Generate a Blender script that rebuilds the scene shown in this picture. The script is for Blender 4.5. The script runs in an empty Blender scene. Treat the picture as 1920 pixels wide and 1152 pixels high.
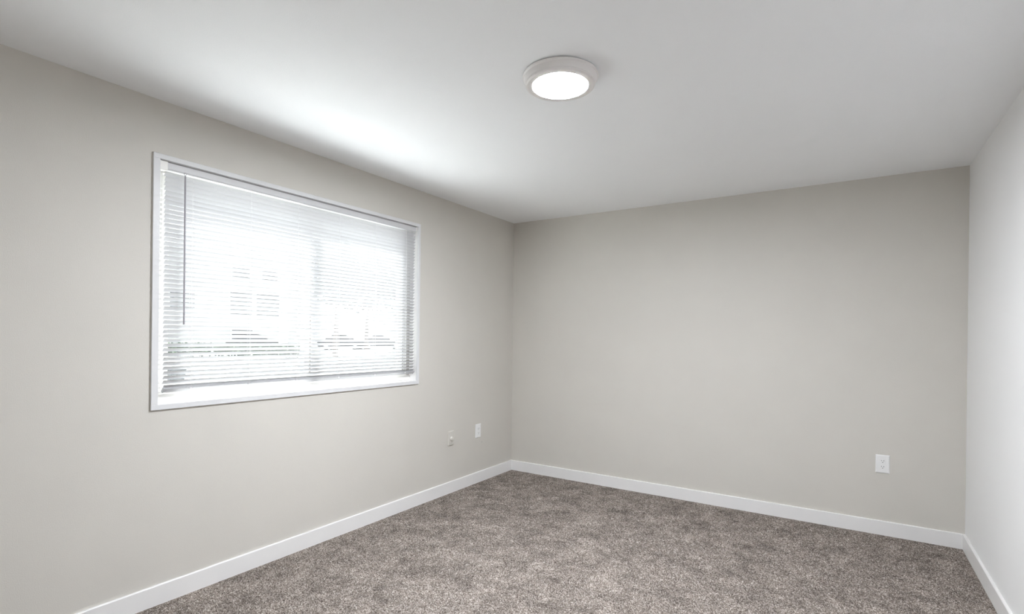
import bpy, bmesh, math, random
import numpy as np
from mathutils import Vector, Matrix

random.seed(7)
rng = np.random.default_rng(11)
scene = bpy.context.scene
C = scene.collection

# ------------------------------------------------------------------ camera
F_PX, CY_PX = 978.6, 633.15
cam_data = bpy.data.cameras.new('camera')
cam_data.sensor_fit = 'HORIZONTAL'
cam_data.sensor_width = 36.0
cam_data.lens = F_PX / 1920 * 36.0
cam_data.shift_y = (CY_PX - 576) / 1920
cam_data.clip_end = 500
cam_data.clip_start = 0.02
cam = bpy.data.objects.new('camera', cam_data)
C.objects.link(cam)
rgt = Vector((0.84026, 0.54205, 0.01185)).normalized()
fwd = Vector((-0.54207, 0.84033, -0.0016)).normalized()
upv = rgt.cross(fwd).normalized()
rgt = fwd.cross(upv).normalized()
m = Matrix.Identity(4)
for i in range(3):
    m[i][0], m[i][1], m[i][2] = rgt[i], upv[i], -fwd[i]
m.translation = Vector((2.8061, -4.3609, 1.3159))
cam.matrix_world = m
scene.camera = cam

# ------------------------------------------------------------------ light
SKY = 2.2
SUN = 15.0
LAMP = 262.0
w = bpy.data.worlds.new('world')
scene.world = w
w.use_nodes = True
nt = w.node_tree
bg = nt.nodes['Background']
bg.inputs['Color'].default_value = (0.92, 0.965, 1.0, 1)     # even bright overcast
bg.inputs['Strength'].default_value = SKY

sun_data = bpy.data.lights.new('sun', 'SUN')
sun_data.energy = SUN
sun_data.color = (0.96, 0.98, 1.0)
sun_data.angle = math.radians(1.0)
sun = bpy.data.objects.new('sun', sun_data)
C.objects.link(sun)
sun.rotation_euler = Vector((0.45, 0.14, -0.88)).to_track_quat('-Z', 'Y').to_euler()   # high sun in front of the window wall

vs = scene.view_settings
vs.view_transform = 'Standard'
vs.look = 'None'
vs.exposure = 1.15
vs.gamma = 1.0
vs.use_curve_mapping = False
cy = scene.cycles
cy.max_bounces = 9
cy.diffuse_bounces = 7
cy.glossy_bounces = 2
cy.transparent_max_bounces = 16
cy.transmission_bounces = 4
cy.caustics_reflective = False
cy.caustics_refractive = False
cy.sample_clamp_indirect = 12.0

# ------------------------------------------------------------------ materials
def new_mat(name):
    mt = bpy.data.materials.new(name)
    mt.use_nodes = True
    return mt, mt.node_tree, mt.node_tree.nodes['Principled BSDF']

def plain(name, col, rough=0.5, spec=0.5, metal=0.0, noise=0.0, nscale=40.0, bump=0.0, bscale=200.0):
    mt, t, b = new_mat(name)
    b.inputs['Roughness'].default_value = rough
    b.inputs['Metallic'].default_value = metal
    b.inputs['Specular IOR Level'].default_value = spec
    tc = t.nodes.new('ShaderNodeTexCoord')
    n = t.nodes.new('ShaderNodeTexNoise')
    n.inputs['Scale'].default_value = nscale
    n.inputs['Detail'].default_value = 3
    t.links.new(tc.outputs['Object'], n.inputs['Vector'])
    r = t.nodes.new('ShaderNodeMapRange')
    r.inputs['To Min'].default_value = 1 - noise
    r.inputs['To Max'].default_value = 1 + noise
    t.links.new(n.outputs['Fac'], r.inputs['Value'])
    mx = t.nodes.new('ShaderNodeVectorMath')
    mx.operation = 'SCALE'
    mx.inputs[0].default_value = col[:3]
    t.links.new(r.outputs['Result'], mx.inputs['Scale'])
    t.links.new(mx.outputs['Vector'], b.inputs['Base Color'])
    if bump:
        n2 = t.nodes.new('ShaderNodeTexNoise')
        n2.inputs['Scale'].default_value = bscale
        n2.inputs['Detail'].default_value = 2
        t.links.new(tc.outputs['Object'], n2.inputs['Vector'])
        bp = t.nodes.new('ShaderNodeBump')
        bp.inputs['Strength'].default_value = bump
        bp.inputs['Distance'].default_value = 0.002
        t.links.new(n2.outputs['Fac'], bp.inputs['Height'])
        t.links.new(bp.outputs['Normal'], b.inputs['Normal'])
    return mt

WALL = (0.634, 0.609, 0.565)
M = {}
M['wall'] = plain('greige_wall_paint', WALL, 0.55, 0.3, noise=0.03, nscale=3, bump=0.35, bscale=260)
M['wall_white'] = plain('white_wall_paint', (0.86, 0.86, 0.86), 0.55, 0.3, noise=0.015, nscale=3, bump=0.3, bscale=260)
M['ceiling'] = plain('white_ceiling_paint', (0.895, 0.905, 0.92), 0.7, 0.2, noise=0.015, nscale=2, bump=0.3, bscale=300)
M['trim'] = plain('white_semigloss_trim', (0.83, 0.82, 0.815), 0.32, 0.5, noise=0.015, nscale=12)
M['casing'] = plain('dimmed_casing_trim', (0.71, 0.71, 0.72), 0.4, 0.4, noise=0.02, nscale=12)  # same trim paint, with dimmer light on the casing put into its colour
M['vinyl'] = plain('white_vinyl', (0.84, 0.83, 0.80), 0.4, 0.5, noise=0.01)
M['track'] = plain('grey_brown_weatherstrip', (0.22, 0.20, 0.175), 0.7, 0.3, noise=0.1)
M['rail'] = plain('white_blind_rail', (0.66, 0.66, 0.67), 0.4, 0.4, noise=0.02, nscale=30)
M['rail_shaded'] = plain('shaded_white_bottom_rail', (0.40, 0.40, 0.41), 0.4, 0.4, noise=0.03, nscale=30)  # the rail is white; its backlit shade is put into this grey
M['cord'] = plain('white_cord', (0.80, 0.80, 0.80), 0.8, 0.1, noise=0.03)
M['wand'] = plain('grey_plastic_wand', (0.40, 0.385, 0.42), 0.3, 0.5, noise=0.03)
M['plate'] = plain('white_plastic_plate', (0.85, 0.85, 0.85), 0.35, 0.5, noise=0.01)
M['slot'] = plain('dark_slot', (0.03, 0.028, 0.026), 0.7, 0.2, noise=0.1)
M['screw'] = plain('steel_screw', (0.55, 0.54, 0.52), 0.35, 0.5, metal=0.8, noise=0.05)
M['lamp_white'] = plain('white_lamp_metal', (0.80, 0.775, 0.765), 0.35, 0.5, noise=0.01)

def slat_material():
    mt, t, b = new_mat('white_translucent_slat')
    out = t.nodes['Material Output']
    b.inputs['Base Color'].default_value = (0.64, 0.64, 0.65, 1)
    b.inputs['Roughness'].default_value = 0.45
    tr = t.nodes.new('ShaderNodeBsdfTranslucent')
    tr.inputs['Color'].default_value = (0.88, 0.88, 0.88, 1)
    mix = t.nodes.new('ShaderNodeMixShader')
    mix.inputs['Fac'].default_value = 0.05
    t.links.new(b.outputs['BSDF'], mix.inputs[1])
    t.links.new(tr.outputs['BSDF'], mix.inputs[2])
    t.links.new(mix.outputs['Shader'], out.inputs['Surface'])
    return mt
M['slat'] = slat_material()

def glass_material():
    mt = bpy.data.materials.new('clear_window_glass')
    mt.use_nodes = True
    t = mt.node_tree
    t.nodes.remove(t.nodes['Principled BSDF'])
    out = t.nodes['Material Output']
    tr = t.nodes.new('ShaderNodeBsdfTransparent')
    tr.inputs['Color'].default_value = (0.95, 0.97, 0.965, 1)
    gl = t.nodes.new('ShaderNodeBsdfGlossy')
    gl.inputs['Roughness'].default_value = 0.02
    mix = t.nodes.new('ShaderNodeMixShader')
    mix.inputs['Fac'].default_value = 0.05
    t.links.new(tr.outputs['BSDF'], mix.inputs[1])
    t.links.new(gl.outputs['BSDF'], mix.inputs[2])
    t.links.new(mix.outputs['Shader'], out.inputs['Surface'])
    return mt
M['glass'] = glass_material()

def emit_material(name, col, strength):
    mt, t, b = new_mat(name)
    b.inputs['Base Color'].default_value = (0.9, 0.9, 0.9, 1)
    b.inputs['Emission Color'].default_value = (*col, 1)
    b.inputs['Emission Strength'].default_value = strength
    return mt
M['diffuser'] = emit_material('lit_lamp_diffuser', (0.94, 0.982, 1.035), LAMP)

def carpet_material():
    mt, t, b = new_mat('grey_brown_frieze_carpet')
    b.inputs['Roughness'].default_value = 1.0
    b.inputs['Specular IOR Level'].default_value = 0.05
    b.inputs['Sheen Weight'].default_value = 0.0
    b.inputs['Sheen Roughness'].default_value = 0.6
    tc = t.nodes.new('ShaderNodeTexCoord')
    def noise(scale, detail=2, rough=0.5):
        n = t.nodes.new('ShaderNodeTexNoise')
        n.inputs['Scale'].default_value = scale
        n.inputs['Detail'].default_value = detail
        n.inputs['Roughness'].default_value = rough
        t.links.new(tc.outputs['Object'], n.inputs['Vector'])
        return n
    # yarn flecks
    v = t.nodes.new('ShaderNodeTexVoronoi')
    v.inputs['Scale'].default_value = 250
    t.links.new(tc.outputs['Object'], v.inputs['Vector'])
    sep = t.nodes.new('ShaderNodeSeparateColor')
    t.links.new(v.outputs['Color'], sep.inputs['Color'])
    cr = t.nodes.new('ShaderNodeValToRGB')
    e = cr.color_ramp.elements
    e[0].position = 0.0; e[0].color = (0.075, 0.061, 0.052, 1)
    e[1].position = 1.0; e[1].color = (0.53, 0.48, 0.44, 1)
    for pos, col in ((0.25, (0.155, 0.129, 0.111, 1)), (0.55, (0.245, 0.21, 0.185, 1)), (0.82, (0.36, 0.32, 0.288, 1))):
        k = e.new(pos); k.color = col
    t.links.new(sep.outputs['Red'], cr.inputs['Fac'])
    # trodden and brushed patches of the pile
    n1 = noise(4.5, 5, 0.66)
    n2 = noise(11.0, 4, 0.65)
    add = t.nodes.new('ShaderNodeMath'); add.operation = 'ADD'
    t.links.new(n1.outputs['Fac'], add.inputs[0]); t.links.new(n2.outputs['Fac'], add.inputs[1])
    mr = t.nodes.new('ShaderNodeMapRange')
    mr.inputs['From Min'].default_value = 0.72
    mr.inputs['From Max'].default_value = 1.28
    mr.inputs['To Min'].default_value = 0.62
    mr.inputs['To Max'].default_value = 1.36
    t.links.new(add.outputs[0], mr.inputs['Value'])
    sc = t.nodes.new('ShaderNodeVectorMath'); sc.operation = 'SCALE'
    t.links.new(cr.outputs['Color'], sc.inputs[0])
    t.links.new(mr.outputs['Result'], sc.inputs['Scale'])
    t.links.new(sc.outputs['Vector'], b.inputs['Base Color'])
    return mt
M['carpet'] = carpet_material()

M['concrete'] = plain('pale_concrete', (0.62, 0.615, 0.605), 0.9, 0.2, noise=0.12, nscale=1.5)
M['dark_asphalt'] = plain('asphalt', (0.13, 0.13, 0.13), 0.9, 0.2, noise=0.12, nscale=2)
M['asphalt'] = plain('sunbleached_asphalt', (0.20, 0.20, 0.20), 0.9, 0.2, noise=0.12, nscale=2)
M['grass'] = plain('lawn_grass', (0.22, 0.33, 0.12), 0.9, 0.1, noise=0.35, nscale=4)
M['hedge'] = plain('hedge_leaf', (0.03, 0.055, 0.02), 0.7, 0.2, noise=0.5, nscale=6)
M['leaf'] = plain('tree_leaf', (0.02, 0.028, 0.02), 0.7, 0.2, noise=0.5, nscale=3)
M['bark'] = plain('grey_bark', (0.12, 0.10, 0.085), 0.9, 0.1, noise=0.3, nscale=8)
M['siding'] = plain('pale_siding', (0.36, 0.355, 0.34), 0.7, 0.2, noise=0.04, nscale=1)
M['roof'] = plain('dark_shingle', (0.10, 0.10, 0.105), 0.9, 0.2, noise=0.3, nscale=6)
M['dark_glass'] = plain('dark_window_glass', (0.004, 0.005, 0.006), 0.7, 0.02, noise=0.1)
M['black_paint'] = plain('black_car_paint', (0.003, 0.003, 0.004), 0.7, 0.02, noise=0.1)
M['navy_paint'] = plain('navy_car_paint', (0.004, 0.005, 0.009), 0.7, 0.02, noise=0.1)
M['tyre'] = plain('tyre_rubber', (0.015, 0.015, 0.015), 0.9, 0.1, noise=0.1)
M['hub'] = plain('alloy_hub', (0.5, 0.5, 0.52), 0.4, 0.5, metal=0.6, noise=0.05)
M['pole'] = plain('white_painted_post', (0.8, 0.8, 0.79), 0.6, 0.3, noise=0.04)
M['bin'] = plain('charcoal_bin_plastic', (0.008, 0.008, 0.01), 0.7, 0.05, noise=0.1)

# ------------------------------------------------------------------ helpers
def box(bm, lo, hi):
    x0, y0, z0 = lo; x1, y1, z1 = hi
    v = [bm.verts.new(p) for p in ((x0,y0,z0),(x1,y0,z0),(x1,y1,z0),(x0,y1,z0),(x0,y0,z1),(x1,y0,z1),(x1,y1,z1),(x0,y1,z1))]
    for f in ((3,2,1,0),(4,5,6,7),(0,1,5,4),(1,2,6,5),(2,3,7,6),(3,0,4,7)):
        bm.faces.new([v[i] for i in f])
    return v

def bevel_all(bm, w, seg=2):
    bmesh.ops.bevel(bm, geom=bm.edges[:], offset=w, segments=seg, affect='EDGES', profile=0.5)

def tube(bm, a, b, r, n=8, r2=None):
    a = Vector(a); b = Vector(b); d = (b - a).normalized()
    s = d.orthogonal().normalized(); t = d.cross(s)
    r2 = r if r2 is None else r2
    ra = [bm.verts.new(a + (s*math.cos(k*2*math.pi/n) + t*math.sin(k*2*math.pi/n))*r) for k in range(n)]
    rb = [bm.verts.new(b + (s*math.cos(k*2*math.pi/n) + t*math.sin(k*2*math.pi/n))*r2) for k in range(n)]
    for k in range(n):
        bm.faces.new([ra[k], ra[(k+1) % n], rb[(k+1) % n], rb[k]])
    bm.faces.new(ra[::-1]); bm.faces.new(rb)

def path_tube(bm, pts, r, n=8):
    for a, b in zip(pts[:-1], pts[1:]):
        tube(bm, a, b, r, n)

def lathe(bm, prof, n=72, close=False):
    """prof: list of (radius, z); axis z"""
    rings = []
    for r, z in prof:
        if r < 1e-6:
            rings.append([bm.verts.new((0, 0, z))])
        else:
            rings.append([bm.verts.new((r*math.cos(2*math.pi*k/n), r*math.sin(2*math.pi*k/n), z)) for k in range(n)])
    for A, B in zip(rings[:-1], rings[1:]):
        for k in range(n):
            k2 = (k+1) % n
            if len(A) == 1 and len(B) == 1: continue
            if len(A) == 1: bm.faces.new([A[0], B[k2], B[k]])
            elif len(B) == 1: bm.faces.new([A[k], A[k2], B[0]])
            else: bm.faces.new([A[k], A[k2], B[k2], B[k]])

def obj(name, bm, mat, parent=None, smooth=False, loc=None):
    bmesh.ops.recalc_face_normals(bm, faces=bm.faces[:])
    me = bpy.data.meshes.new(name)
    bm.to_mesh(me); bm.free()
    me.materials.append(M[mat])
    if smooth:
        for p in me.polygons: p.use_smooth = True
        me.set_sharp_from_angle(angle=math.radians(35))
    o = bpy.data.objects.new(name, me)
    C.objects.link(o)
    if parent: o.parent = parent
    if loc: o.location = loc
    return o

def boxobj(name, lo, hi, mat, parent=None, bev=0.0):
    bm = bmesh.new(); box(bm, lo, hi)
    if bev: bevel_all(bm, bev)
    return obj(name, bm, mat, parent)

def empty(name, loc=(0,0,0), rotz=0.0):
    o = bpy.data.objects.new(name, None)
    o.empty_display_size = 0.05
    C.objects.link(o)
    o.location = loc; o.rotation_euler = (0, 0, rotz)
    return o

def tag(o, label, cat, group=None):
    o['label'] = label; o['category'] = cat
    if group: o['group'] = group
    return o

def struct(o, label=None, cat=None):
    o['kind'] = 'structure'
    if label: o['label'] = label
    if cat: o['category'] = cat
    return o

# ------------------------------------------------------------------ room shell
W, H, REAR, T = 3.4418, 2.44, -5.25, 0.14
OY0, OY1, OZ0, OZ1 = -3.182, -1.362, 0.955, 2.167      # window opening

bm = bmesh.new()
ys = [REAR - T, OY0, OY1, 0.0]
for a, b, z0, z1 in ((REAR-T, OY0, -0.15, H), (OY1, T, -0.15, H), (OY0, OY1, -0.15, OZ0), (OY0, OY1, OZ1, H)):
    box(bm, (-T, a, z0), (0, b, z1))
struct(obj('wall_left', bm, 'wall'), 'greige painted wall holding the blind-covered window', 'wall')
struct(boxobj('wall_back', (0, 0, -0.15), (W, T, H), 'wall'), 'greige painted far wall with one white outlet', 'wall')
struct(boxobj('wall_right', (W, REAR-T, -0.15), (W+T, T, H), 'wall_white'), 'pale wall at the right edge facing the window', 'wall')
struct(boxobj('wall_rear', (0, REAR-T, -0.15), (W, REAR, H), 'wall'), 'greige painted wall behind the viewer', 'wall')
struct(boxobj('ceiling', (-T, REAR-T, H), (W+T, T, H+0.12), 'ceiling'), 'smooth white ceiling with one round light', 'ceiling')

# carpet: displaced pile, fine where the photograph looks, coarser behind the camera
def carpet():
    y_split = -3.75
    step = 0.0055
    verts, faces = [], []
    nx = int(W/step)+1; ny = int(-y_split/step)+1
    xs = np.linspace(0, W, nx); yy = np.linspace(y_split, 0, ny)
    X, Y = np.meshgrid(xs, yy)
    def smooth_noise(cell):
        gx = int(W/cell)+3; gy = int(6/cell)+3
        g = rng.random((gy, gx))
        fx = X/cell; fy = (Y-y_split)/cell
        ix = fx.astype(int); iy = fy.astype(int); tx = fx-ix; ty = fy-iy
        tx = tx*tx*(3-2*tx); ty = ty*ty*(3-2*ty)
        return (g[iy,ix]*(1-tx)+g[iy,ix+1]*tx)*(1-ty)+(g[iy+1,ix]*(1-tx)+g[iy+1,ix+1]*tx)*ty
    Z = (rng.random(X.shape)-0.5)*0.0085 + (smooth_noise(0.013)-0.5)*0.008 + (smooth_noise(0.05)-0.5)*0.004 + (smooth_noise(0.22)-0.5)*0.005
    edge = np.minimum(np.minimum(X, W-X), -Y) - 0.013
    Z = Z*np.clip(edge/0.05, 0.12, 1.0) - 0.004
    Xj = X + (rng.random(X.shape)-0.5)*step*0.6
    Yj = Y + (rng.random(X.shape)-0.5)*step*0.6
    Xj[:,0] = 0; Xj[:,-1] = W; Yj[0,:] = y_split; Yj[-1,:] = 0
    co = np.stack([Xj, Yj, Z], -1).reshape(-1, 3)
    idx = np.arange(nx*ny).reshape(ny, nx)
    q = np.stack([idx[:-1,:-1], idx[:-1,1:], idx[1:,1:], idx[1:,:-1]], -1).reshape(-1, 4)
    # coarse remainder
    n2x, n2y = 40, 20
    xs2 = np.linspace(0, W, n2x); ys2 = np.linspace(REAR, y_split, n2y)
    X2, Y2 = np.meshgrid(xs2, ys2)
    co2 = np.stack([X2, Y2, np.full(X2.shape, -0.003)], -1).reshape(-1, 3)
    id2 = np.arange(n2x*n2y).reshape(n2y, n2x) + len(co)
    q2 = np.stack([id2[:-1,:-1], id2[:-1,1:], id2[1:,1:], id2[1:,:-1]], -1).reshape(-1, 4)
    co = np.concatenate([co, co2]); q = np.concatenate([q, q2])
    me = bpy.data.meshes.new('floor')
    me.vertices.add(len(co)); me.vertices.foreach_set('co', co.astype(np.float32).ravel())
    me.loops.add(len(q)*4); me.loops.foreach_set('vertex_index', q.astype(np.int32).ravel())
    me.polygons.add(len(q))
    me.polygons.foreach_set('loop_start', (np.arange(len(q))*4).astype(np.int32))
    me.polygons.foreach_set('loop_total', np.full(len(q), 4, dtype=np.int32))
    me.update(); me.validate()
    me.materials.append(M['carpet'])
    o = bpy.data.objects.new('floor', me)
    C.objects.link(o)
    struct(o, 'mottled grey-brown carpet covering the floor', 'floor')
carpet()
struct(boxobj('subfloor', (0, REAR, -0.15), (W, 0, -0.02), 'concrete'), 'slab under the carpet', 'floor')

# baseboards
BH, BT = 0.0921, 0.013
def baseboard(name, p, q, inward, label):
    """p -> q along the wall at the floor, inward = unit vector into the room"""
    bm = bmesh.new()
    p = Vector(p); q = Vector(q); n = Vector(inward)
    prof = [(0, -0.012), (BT, -0.012), (BT, BH-0.003), (BT-0.003, BH), (0, BH)]
    A = [bm.verts.new(p + n*d + Vector((0,0,z))) for d, z in prof]
    B = [bm.verts.new(q + n*d + Vector((0,0,z))) for d, z in prof]
    k = len(prof)
    for i in range(k):
        bm.faces.new([A[i], A[(i+1) % k], B[(i+1) % k], B[i]])
    bm.faces.new(A[::-1]); bm.faces.new(B)
    struct(obj(name, bm, 'trim'), label, 'baseboard')
baseboard('baseboard_left', (0, REAR, 0), (0, 0, 0), (1,0,0), 'white baseboard along the window wall')
baseboard('baseboard_back', (BT, 0, 0), (W-BT, 0, 0), (0,-1,0), 'white baseboard along the far wall')
baseboard('baseboard_right', (W, REAR, 0), (W, 0, 0), (-1,0,0), 'white baseboard along the pale right wall')
baseboard('baseboard_rear', (BT, REAR, 0), (W-BT, REAR, 0), (0,1,0), 'white baseboard on the wall behind the viewer')

# ------------------------------------------------------------------ window
win = empty('window_1', (0, 0, 0))
struct(win, 'wide white sliding window with thin flat casing', 'window')
L = 0.012                                              # liner thickness
IY0, IY1, IZ0, IZ1 = OY0+L, OY1-L, OZ0+L, OZ1-L        # clear opening
CW, CP = 0.030, 0.012                                  # casing width and projection
# casing (four flat boards), top and bottom run through
boxobj('casing', (0, IY0-CW, IZ1), (CP, IY1+CW*0.8, IZ1+0.024), 'casing', win, 0.0015)
boxobj('casing', (0, IY0-CW, IZ0-0.026), (CP, IY1+CW*0.8, IZ0), 'casing', win, 0.0015)
boxobj('casing', (0, IY0-CW, IZ0), (CP, IY0, IZ1), 'casing', win, 0.0015)
boxobj('casing', (0, IY1, IZ0), (CP, IY1+CW*0.8, IZ1), 'casing', win, 0.0015)
# uneven caulk bead around the casing
def caulk(a, b, out):
    bm = bmesh.new()
    a = Vector(a); b = Vector(b); n = int((b-a).length/0.012); o = Vector(out)
    prev = None
    for i in range(n+1):
        p = a.lerp(b, i/n); r = 0.0022 + 0.0028*random.random()**2
        ring = [bm.verts.new(p), bm.verts.new(p+Vector((0.004+r*0.3,0,0))), bm.verts.new(p+o*r)]
        if prev:
            for k in range(3):
                bm.faces.new([prev[k], prev[(k+1) % 3], ring[(k+1) % 3], ring[k]])
        prev = ring
    obj('caulk_bead', bm, 'wall', win)
ya, yb, za, zb = IY0-CW, IY1+CW*0.8, IZ0-0.026, IZ1+0.024
caulk((0.0002, ya, za), (0.0002, ya, zb), (0,-1,0)); caulk((0.0002, yb, za), (0.0002, yb, zb), (0,1,0))
caulk((0.0002, ya, zb), (0.0002, yb, zb), (0,0,1)); caulk((0.0002, ya, za), (0.0002, yb, za), (0,0,-1))
# liners and sill board
boxobj('jamb_liner', (-T, OY0, OZ0), (0, IY0, OZ1), 'trim', win)
boxobj('jamb_liner', (-T, IY1, OZ0), (0, OY1, OZ1), 'trim', win)
boxobj('head_liner', (-T, IY0, IZ1), (0, IY1, OZ1), 'trim', win)
boxobj('sill_board', (-T, IY0, OZ0), (0, IY1, IZ0), 'trim', win)
# vinyl frame
MY = -2.275
FX0, FX1, FW = -T, -0.066, 0.045
fr = boxobj('frame_rail', (FX0, IY0, IZ0), (FX1, IY1, IZ0+FW), 'vinyl', win, 0.002)
boxobj('frame_rail', (FX0, IY0, IZ1-FW), (FX1, IY1, IZ1), 'vinyl', win, 0.002)
boxobj('frame_stile', (FX0, IY0, IZ0+FW), (FX1, IY0+FW, IZ1-FW), 'vinyl', win, 0.002)
boxobj('frame_stile', (FX0, IY1-FW, IZ0+FW), (FX1, IY1, IZ1-FW), 'vinyl', win, 0.002)
boxobj('weatherstrip', (-0.1, IY1-FW-0.030, IZ0+FW), (-0.096, IY1-FW, IZ1-FW), 'track', win)
boxobj('weatherstrip', (FX1, IY1-FW+0.006, IZ0+FW), (FX1+0.003, IY1-FW+0.036, IZ1-FW), 'track', win)
boxobj('weatherstrip', (-0.074, MY+0.003, IZ0+FW+0.05), (-0.0715, MY+0.015, IZ1-FW-0.05), 'track', win)
boxobj('sash_track', (-0.078, IY0+FW, IZ0+FW), (-0.072, IY1-FW, IZ0+FW+0.008), 'vinyl', win)
def sash(y0, y1, x0, x1, latch):
    z0, z1, sw = IZ0+FW, IZ1-FW, 0.048
    s = empty('sash', (0,0,0)); s.parent = win
    boxobj('sash_rail', (x0, y0, z0), (x1, y1, z0+sw), 'vinyl', s, 0.002)
    boxobj('sash_rail', (x0, y0, z1-sw), (x1, y1, z1), 'vinyl', s, 0.002)
    boxobj('sash_stile', (x0, y0, z0+sw), (x1, y0+sw, z1-sw), 'vinyl', s, 0.002)
    boxobj('sash_stile', (x0, y1-sw, z0+sw), (x1, y1, z1-sw), 'vinyl', s, 0.002)
    xm = (x0+x1)/2
    boxobj('glass_pane', (xm-0.002, y0+sw, z0+sw), (xm+0.002, y1-sw, z1-sw), 'glass', s)
    if latch:
        boxobj('latch', (x1, y0+0.008, 1.50), (x1+0.012, y0+0.030, 1.58), 'vinyl', s, 0.003)
        boxobj('roller_cover', (x1, y1-0.085, z0+0.004), (x1+0.010, y1-0.030, z0+0.030), 'vinyl', s, 0.004)
sash(IY0+FW, MY+0.028, -0.132, -0.106, False)
sash(MY-0.030, IY1-FW-0.030, -0.100, -0.074, True)

# ------------------------------------------------------------------ venetian blind
BX = -0.025
blind = empty('venetian_blind', (BX, (IY0+IY1)/2, IZ1))
tag(blind, 'white aluminium mini blind lowered inside the window with tilted slats', 'blind')
def bchild(name, bm, mat, smooth=False, parent=None):
    """mesh given in world coordinates"""
    bmesh.ops.translate(bm, vec=-Vector(blind.location), verts=bm.verts[:])
    return obj(name, bm, mat, parent or blind, smooth)
SY0, SY1 = IY0+0.036, IY1-0.005
# head rail: a U channel with a rolled lip
HZ1, HZ0 = IZ1-0.004, IZ1-0.042
bm = bmesh.new()
box(bm, (BX-0.018, SY0-0.012, HZ0+0.002), (BX+0.0175, SY1+0.004, HZ1)); bevel_all(bm, 0.0015)
hr = bchild('head_rail', bm, 'rail')
bm = bmesh.new()
tube(bm, (BX+0.0175, SY0-0.012, HZ0+0.004), (BX+0.0175, SY1+0.004, HZ0+0.004), 0.0042, 8)
bchild('rail_lip', bm, 'slat', True)
bm = bmesh.new()
box(bm, (BX-0.02, IY0+0.0005, HZ0-0.002), (BX+0.022, SY0+0.004, HZ1+0.002)); bevel_all(bm, 0.002)
bchild('end_bracket', bm, 'vinyl')
bm = bmesh.new()
box(bm, (BX-0.02, SY1-0.002, HZ0-0.002), (BX+0.021, IY1-0.0005, HZ1+0.002)); bevel_all(bm, 0.002)
bchild('end_bracket', bm, 'vinyl')
# slats
TILT = math.radians(46)
SW, PITCH = 0.0254, 0.0226
bm = bmesh.new()
ns = 6
half = SW/2
top, bot = [], []
for e in (0, 1):
    y = (SY0, SY1)[e] - (IY0+IY1)/2
    tr, br = [], []
    for i in range(ns+1):
        s = -half + SW*i/ns
        c = 0.0022*(1-(s/half)**2)
        tr.append(bm.verts.new((s, y, c))); br.append(bm.verts.new((s, y, c-0.0005)))
    top.append(tr); bot.append(br)
for i in range(ns):
    bm.faces.new([top[0][i], top[0][i+1], top[1][i+1], top[1][i]])
    bm.faces.new([bot[0][i+1], bot[0][i], bot[1][i], bot[1][i+1]])
    for e in (0, 1):
        bm.faces.new([top[e][i], top[e][i+1], bot[e][i+1], bot[e][i]])
for i in (0, ns):
    bm.faces.new([top[0][i], top[1][i], bot[1][i], bot[0][i]])
z_first = HZ0 - 0.016
z_rail = 1.032
N = int(round((z_first - z_rail - 0.016)/PITCH)) + 1
PITCH = (z_first - z_rail - 0.016)/(N-1)
s0 = obj('slat', bm, 'slat', blind, True)
bx = blind.location
for k in range(N):
    o = s0
    if k:
        o = s0.copy(); C.objects.link(o); o.parent = blind
    # inner edge up, outer edge down
    o.location = (0, random.uniform(-0.0015, 0.0015), z_first - k*PITCH - bx.z)
    o.rotation_euler = (0, -(TILT + random.uniform(-0.02, 0.02)), random.uniform(-0.0004, 0.0004))
# bottom rail, tilted with the slats
bm = bmesh.new()
box(bm, (-0.0135, SY0-bx.y, -0.005), (0.0135, SY1-bx.y, 0.005)); bevel_all(bm, 0.002)
rail = obj('bottom_rail', bm, 'rail_shaded', blind)
rail.location = (0, 0, z_rail - bx.z); rail.rotation_euler = (0, -TILT, 0)
for e, y in ((-1, SY0-0.003), (1, SY1-0.005)):
    bm = bmesh.new()
    box(bm, (-0.015, y-bx.y, -0.0065), (0.015, y+0.008-bx.y, 0.0065)); bevel_all(bm, 0.002)
    c = obj('end_cap', bm, 'rail_shaded', rail)
# ladder cords, lift cords, rail buttons
ca, sa = math.cos(TILT), math.sin(TILT)
for y in (-3.01, -2.70, -2.40, -2.09, -1.778, -1.477):
    for side in (-1, 1):
        bm = bmesh.new()
        x = BX + side*(half*ca + 0.0012)
        tube(bm, (x, y, HZ0+0.006), (x, y, z_rail+side*half*sa), 0.0006, 5)
        bchild('ladder_cord', bm, 'cord')
    bm = bmesh.new()
    tube(bm, (BX+0.003, y+0.009, HZ0+0.006), (BX+0.003, y+0.009, z_rail), 0.0006, 5)
    bchild('lift_cord', bm, 'cord')
    bm = bmesh.new()
    bmesh.ops.create_uvsphere(bm, u_segments=10, v_segments=6, radius=0.006)
    bmesh.ops.scale(bm, vec=(0.9, 1.6, 0.5), verts=bm.verts[:])
    bmesh.ops.translate(bm, vec=(0.009, y-bx.y, -0.0065), verts=bm.verts[:])
    obj('cord_button', bm, 'slat', rail, True)
# tilt wand
WY, WX = -3.055, BX+0.030
bm = bmesh.new()
tube(bm, (WX, WY, HZ0-0.016), (WX+0.002, WY, 1.356), 0.0046, 6)
wd = bchild('tilt_wand', bm, 'wand')
bm = bmesh.new()
pts = [Vector((WX, WY, HZ0-0.010)) + Vector((0, 0.005*math.sin(a), 0.006*(1-math.cos(a)))) for a in [i*2*math.pi/14 for i in range(15)]]
path_tube(bm, pts, 0.0012, 6)
tube(bm, (WX, WY, HZ0-0.010), (WX, WY, HZ0-0.020), 0.0022, 8)
tube(bm, (BX+0.014, WY, HZ0+0.006), (WX, WY, HZ0+0.002), 0.0016, 6)
bchild('wand_hook', bm, 'wand')

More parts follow.
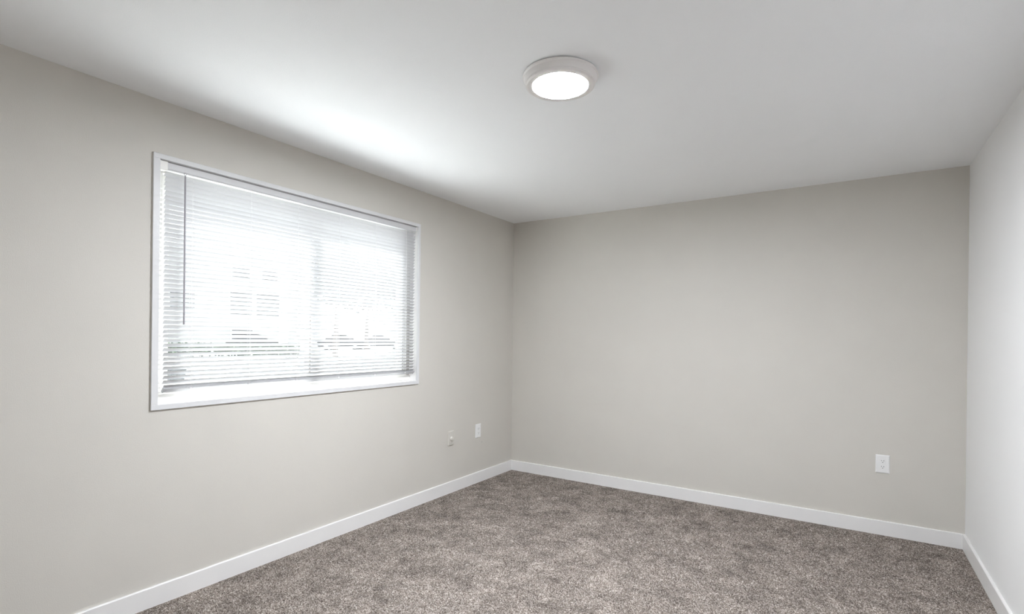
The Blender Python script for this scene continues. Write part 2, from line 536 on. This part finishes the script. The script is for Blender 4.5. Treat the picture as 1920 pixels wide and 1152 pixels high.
# ------------------------------------------------------------------ ceiling light
LX, LY = 1.7535, -2.371
lamp = empty('ceiling_light', (LX, LY, H))
tag(lamp, 'round white flush-mount ceiling light with a glowing flat diffuser', 'ceiling light')
bm = bmesh.new()
lathe(bm, [(0, 0), (0.147, 0), (0.147, -0.003), (0.161, -0.004), (0.163, -0.008), (0.162, -0.012), (0.157, -0.015), (0.155, -0.021), (0.152, -0.030), (0.147, -0.036), (0.0, -0.036)], 96)
obj('housing', bm, 'lamp_white', lamp, True)
bm = bmesh.new()
lathe(bm, [(0.1465, -0.034), (0.1485, -0.037), (0.148, -0.043), (0.144, -0.047), (0.139, -0.048), (0.1205, -0.047), (0.1195, -0.044), (0.1195, -0.034)], 96)
obj('trim_ring', bm, 'lamp_white', lamp, True)
bm = bmesh.new()
lathe(bm, [(0.1193, -0.0365), (0.1193, -0.0448), (0.10, -0.0458), (0.0, -0.0464)], 96)
obj('diffuser', bm, 'diffuser', lamp, True)

# ------------------------------------------------------------------ wall plates
def rounded_plate(bm, w, h, d, inset=0.006):
    """plate in the local XZ plane, front towards +Y"""
    a = [(-w/2, 0), (w/2, 0)]
    lo = [bm.verts.new(p) for p in ((-w/2,0,-h/2),(w/2,0,-h/2),(w/2,0,h/2),(-w/2,0,h/2))]
    md = [bm.verts.new(p) for p in ((-w/2,d*.45,-h/2),(w/2,d*.45,-h/2),(w/2,d*.45,h/2),(-w/2,d*.45,h/2))]
    i = inset
    tp = [bm.verts.new(p) for p in ((-w/2+i,d,-h/2+i),(w/2-i,d,-h/2+i),(w/2-i,d,h/2-i),(-w/2+i,d,h/2-i))]
    for A, B in ((lo, md), (md, tp)):
        for k in range(4):
            bm.faces.new([A[k], A[(k+1) % 4], B[(k+1) % 4], B[k]])
    bm.faces.new(tp); bm.faces.new(lo[::-1])

def outlet(loc, rz, label, pw=0.080, ph=0.124):
    o = empty('electrical_outlet', loc, rz)
    tag(o, label, 'outlet', 'white duplex outlets')
    bm = bmesh.new(); rounded_plate(bm, pw, ph, 0.0065); bevel_all(bm, 0.0008, 1)
    obj('cover_plate', bm, 'plate', o)
    for s in (1, -1):
        zc = s*0.0195
        bm = bmesh.new()
        n = 24; A = []; B = []
        for k in range(n):
            t = 2*math.pi*k/n
            x = 0.0172*math.cos(t); z = max(-0.0125, min(0.0125, 0.0172*math.sin(t)))
            A.append(bm.verts.new((x, 0.0055, zc+z))); B.append(bm.verts.new((x*0.95, 0.0083, zc+z*0.95)))
        for k in range(n):
            bm.faces.new([A[k], A[(k+1) % n], B[(k+1) % n], B[k]])
        bm.faces.new(B); bm.faces.new(A[::-1])
        r = obj('receptacle', bm, 'plate', o)
        for x, hh in ((-0.0064, 0.0045), (0.0064, 0.0036)):
            boxobj('slot', (x-0.0011, 0.0080, zc+0.004-hh), (x+0.0011, 0.0086, zc+0.004+hh), 'slot', r)
        bm = bmesh.new()
        tube(bm, (0, 0.0080, zc-0.0072), (0, 0.0086, zc-0.0072), 0.0026, 10)
        obj('ground_hole', bm, 'slot', r)
    bm = bmesh.new()
    tube(bm, (0, 0.006, 0), (0, 0.0075, 0), 0.003, 10)
    obj('screw', bm, 'plate', o)
    return o
outlet((3.0095, -0.0002, 0.478), math.pi, 'white duplex outlet on the far wall near the right corner')
outlet((0.0002, -0.561, 0.4615), -math.pi/2, 'white duplex outlet on the window wall near the corner')

jp = empty('wall_jack_plate', (0.0002, -0.948, 0.4575), -math.pi/2)
tag(jp, 'wall-coloured painted-over jack plate with round knob below the window', 'jack plate')
bm = bmesh.new(); rounded_plate(bm, 0.072, 0.118, 0.011, 0.003); bevel_all(bm, 0.0008, 1)
obj('cover_plate', bm, 'wall', jp)
bm = bmesh.new(); lathe(bm, [(0, 0), (0.0185, 0), (0.0180, 0.006), (0.015, 0.012), (0.010, 0.014), (0, 0.0145)], 24)
bmesh.ops.rotate(bm, cent=(0,0,0), matrix=Matrix.Rotation(-math.pi/2, 3, 'X'), verts=bm.verts[:])
bmesh.ops.translate(bm, vec=(0, 0.0105, -0.006), verts=bm.verts[:])
obj('jack_cap', bm, 'wall', jp, True)
for z in (0.042, -0.042):
    bm = bmesh.new(); tube(bm, (0, 0.0100, z), (0, 0.0118, z), 0.003, 10)
    obj('screw', bm, 'wall', jp)

bm = bmesh.new()
tube(bm, (0, 0, 0), (0.004, 0, 0), 0.0018, 8); tube(bm, (0.004, 0, 0), (0.0055, 0, 0), 0.0042, 10)
tag(obj('nail', bm, 'screw', loc=(0.0, -0.502, 0.351)), 'tiny nail head in the wall just below the window-wall outlet', 'nail')

# ------------------------------------------------------------------ outdoors
G = -0.15
struct(boxobj('ground_bounce_path', (-4.0, -40, G-0.2), (-T, 60, G), 'concrete'), 'unseen pale concrete path added along the house to bounce sunlight to the ceiling', 'pavement')  # unseen from the room; pale strip added to throw sun up to the ceiling
struct(boxobj('ground_forecourt', (-17.0, -40, G-0.2), (-4.0, 60, G), 'dark_asphalt'), 'grey asphalt forecourt outside', 'pavement')
struct(boxobj('ground_road', (-110, -90, G-0.2), (-17.0, 130, G), 'asphalt'), 'bright road and parking area outside', 'road')

def leafy(bm, center, radii, n, size):
    c = Vector(center)
    for _ in range(n):
        d = Vector((random.gauss(0,1), random.gauss(0,1), random.gauss(0,1))).normalized()
        r = random.random()**0.35
        p = c + Vector((d.x*radii[0]*r, d.y*radii[1]*r, d.z*radii[2]*r))
        a = Vector((random.gauss(0,1), random.gauss(0,1), random.gauss(0,1))).normalized()
        b = a.orthogonal().normalized()
        s = size*random.uniform(0.6, 1.3)
        v = [bm.verts.new(p + a*s), bm.verts.new(p + b*s*0.5), bm.verts.new(p - a*s), bm.verts.new(p - b*s*0.5)]
        bm.faces.new(v)

def tree(name, loc, height, crown, n, label, size=0.35):
    o = empty(name, loc); tag(o, label, 'tree', 'trees beyond the window')
    bm = bmesh.new(); tube(bm, (0,0,0), (0.1,0.05,height*0.45), 0.20, 10, 0.12)
    for k in range(5):
        a = k*1.26
        tube(bm, (0.1,0.05,height*0.42), (math.cos(a)*crown*0.6, math.sin(a)*crown*0.6, height*0.72), 0.08, 6, 0.03)
    obj('trunk', bm, 'bark', o)
    bm = bmesh.new()
    for k in range(7):
        a = k*0.9
        leafy(bm, (math.cos(a)*crown*0.4, math.sin(a)*crown*0.4, height*(0.55+0.28*random.random())), (crown*0.6, crown*0.6, height*0.2), n//7, size)
    leafy(bm, (0,0,height*0.7), (crown*0.8, crown*0.8, height*0.28), n//3, size)
    obj('foliage', bm, 'leaf', o)
tree('street_tree', (-26.1, 18.6, G), 8.2, 1.7, 1500, 'slim dark tree seen through the blind right of the mullion', 0.22)
tree('street_tree', (-32.0, 26.5, G), 8.4, 3.4, 1500, 'wide leafy tree seen through the right half of the blind', 0.22)

# hedge
hd = empty('hedge', (-29.5, 13.2, G)); tag(hd, 'low clipped green hedge seen through the left half of the blind', 'hedge')
bm = bmesh.new()
for k in range(14):
    f = k/13 - 0.5
    leafy(bm, (f*7.2+0.2*random.random(), f*4.8, 0.45), (0.55, 0.55, 0.42), 130, 0.13)
obj('foliage', bm, 'hedge', hd)
for k in range(14):
    f = k/13 - 0.5
    bm = bmesh.new(); tube(bm, (f*7.2, f*4.8, 0), (f*7.2, f*4.8, 0.6), 0.03, 6)
    obj('stem', bm, 'bark', hd)

# house across the road
hx, hy0, hy1 = -50.0, 17.0, 33.5
hs = empty('neighbour_house', (hx, (hy0+hy1)/2, G)); tag(hs, 'pale two-storey house across the road seen through the blind', 'house')
def hc(name, lo, hi, mat, parent=None):
    c = Vector(hs.location)
    return boxobj(name, Vector(lo)-c, Vector(hi)-c, mat, parent or hs)
hc('wall', (hx-8, hy0, G), (hx, hy1, 9.4), 'siding')
for a, b, z0, z1 in ((24.6, 26.9, 3.2, 5.55), (27.4, 30.1, 3.2, 5.55), (19.0, 21.2, 3.6, 5.2), (24.8, 26.6, 6.9, 8.3), (28.0, 29.8, 6.9, 8.3), (24.8, 27.0, 0.4, 1.9)):
    wn = hc('window_frame', (hx, a-0.1, z0-0.1), (hx+0.08, b+0.1, z1+0.1), 'pole')
    hc('pane', (hx+0.08, a, z0), (hx+0.10, b, z1), 'dark_glass', wn)
bm = bmesh.new()
for (xa, za, xb, zb_) in ((hx+0.8, 9.3, hx-4, 11.4), (hx-8.8, 9.3, hx-4, 11.4)):
    c = Vector(hs.location)
    vs_ = [bm.verts.new(Vector(p)-c) for p in ((xa, hy0-0.6, za), (xa, hy1+0.6, za), (xb, hy1+0.6, zb_), (xb, hy0-0.6, zb_), (xa, hy0-0.6, za+0.2), (xa, hy1+0.6, za+0.2), (xb, hy1+0.6, zb_+0.2), (xb, hy0-0.6, zb_+0.2))]
    for f in ((0,1,2,3),(4,7,6,5),(0,4,5,1),(1,5,6,2),(2,6,7,3),(3,7,4,0)):
        bm.faces.new([vs_[i] for i in f])
obj('roof', bm, 'roof', hs)

# post in front of it
po = empty('painted_post', (-33.6, 19.75, G)); tag(po, 'white painted post standing before the house across the road', 'post')
bm = bmesh.new(); tube(bm, (0,0,0), (0,0,8.6), 0.32, 12, 0.26); obj('shaft', bm, 'pole', po, True)
bm = bmesh.new(); tube(bm, (0,0,0), (0,0,0.5), 0.5, 12, 0.4); obj('base', bm, 'pole', po, True)

# parked cars
def car(loc, rz, paint, label, scale=1.0):
    o = empty('parked_car', loc, rz); tag(o, label, 'car', 'parked cars')
    def prism(prof, half_w, mat, name, parent, bev):
        bm = bmesh.new()
        A = [bm.verts.new((x, -half_w, z)) for x, z in prof]; B = [bm.verts.new((x, half_w, z)) for x, z in prof]
        k = len(prof)
        for i in range(k): bm.faces.new([A[i], A[(i+1) % k], B[(i+1) % k], B[i]])
        bm.faces.new(A[::-1]); bm.faces.new(B)
        if bev: bevel_all(bm, bev, 1)
        return obj(name, bm, mat, parent)
    body = prism([(-2.2,0.3),(2.15,0.3),(2.25,0.5),(2.15,0.75),(1.1,0.92),(-1.6,0.95),(-2.2,0.9),(-2.28,0.55)], 0.88, paint, 'body', o, 0.06)
    cab = prism([(1.05,0.90),(0.35,1.36),(-0.2,1.45),(-0.9,1.42),(-1.75,0.93)], 0.72, paint, 'cabin', o, 0.05)
    prism([(0.88,0.95),(0.32,1.31),(-0.2,1.39),(-0.85,1.36),(-1.5,0.97)], 0.735, 'dark_glass', 'side_glass', cab, 0)
    for x in (-1.4, 1.35):
        for y in (-0.82, 0.82):
            bm = bmesh.new(); tube(bm, (x, y-0.1, 0.32), (x, y+0.1, 0.32), 0.32, 20)
            wh = obj('wheel', bm, 'tyre', o, True)
            bm = bmesh.new(); s = math.copysign(1, y); tube(bm, (x, y+s*0.1, 0.32), (x, y+s*0.115, 0.32), 0.2, 12)
            obj('hub_cap', bm, 'hub', wh)
car((-40.1, 21.5, G), math.radians(57), 'black_paint', 'black car parked behind the hedge in front of the house')
car((-38.5, 34.4, G), math.radians(50), 'navy_paint', 'dark car parked at the far right of the road view')
car((-38.2, 29.2, G), math.radians(35), 'black_paint', 'dark car parked under the wide tree beside the road')

# charcoal wheeled bin on the forecourt
bn = empty('wheeled_bin', (-12.4, 2.46, G), 0.3); tag(bn, 'charcoal bin standing outside near the left edge of the window', 'bin')
bm = bmesh.new()
v0 = [bm.verts.new(p) for p in ((-.18,-.18,0.05),(.18,-.18,0.05),(.18,.18,0.05),(-.18,.18,0.05))]
v1 = [bm.verts.new(p) for p in ((-.24,-.24,.5),(.24,-.24,.5),(.24,.24,.5),(-.24,.24,.5))]
for k in range(4): bm.faces.new([v0[k], v0[(k+1) % 4], v1[(k+1) % 4], v1[k]])
bm.faces.new(v0[::-1]); bm.faces.new(v1); bevel_all(bm, 0.015, 1)
obj('body', bm, 'bin', bn)
boxobj('lid', (-.26,-.26,.5), (.26,.26,.55), 'bin', bn, 0.012)
for s in (-1, 1):
    bm = bmesh.new(); tube(bm, (-.19, s*.15, .07), (-.19, s*.2, .07), .07, 14); obj('wheel', bm, 'tyre', bn, True)
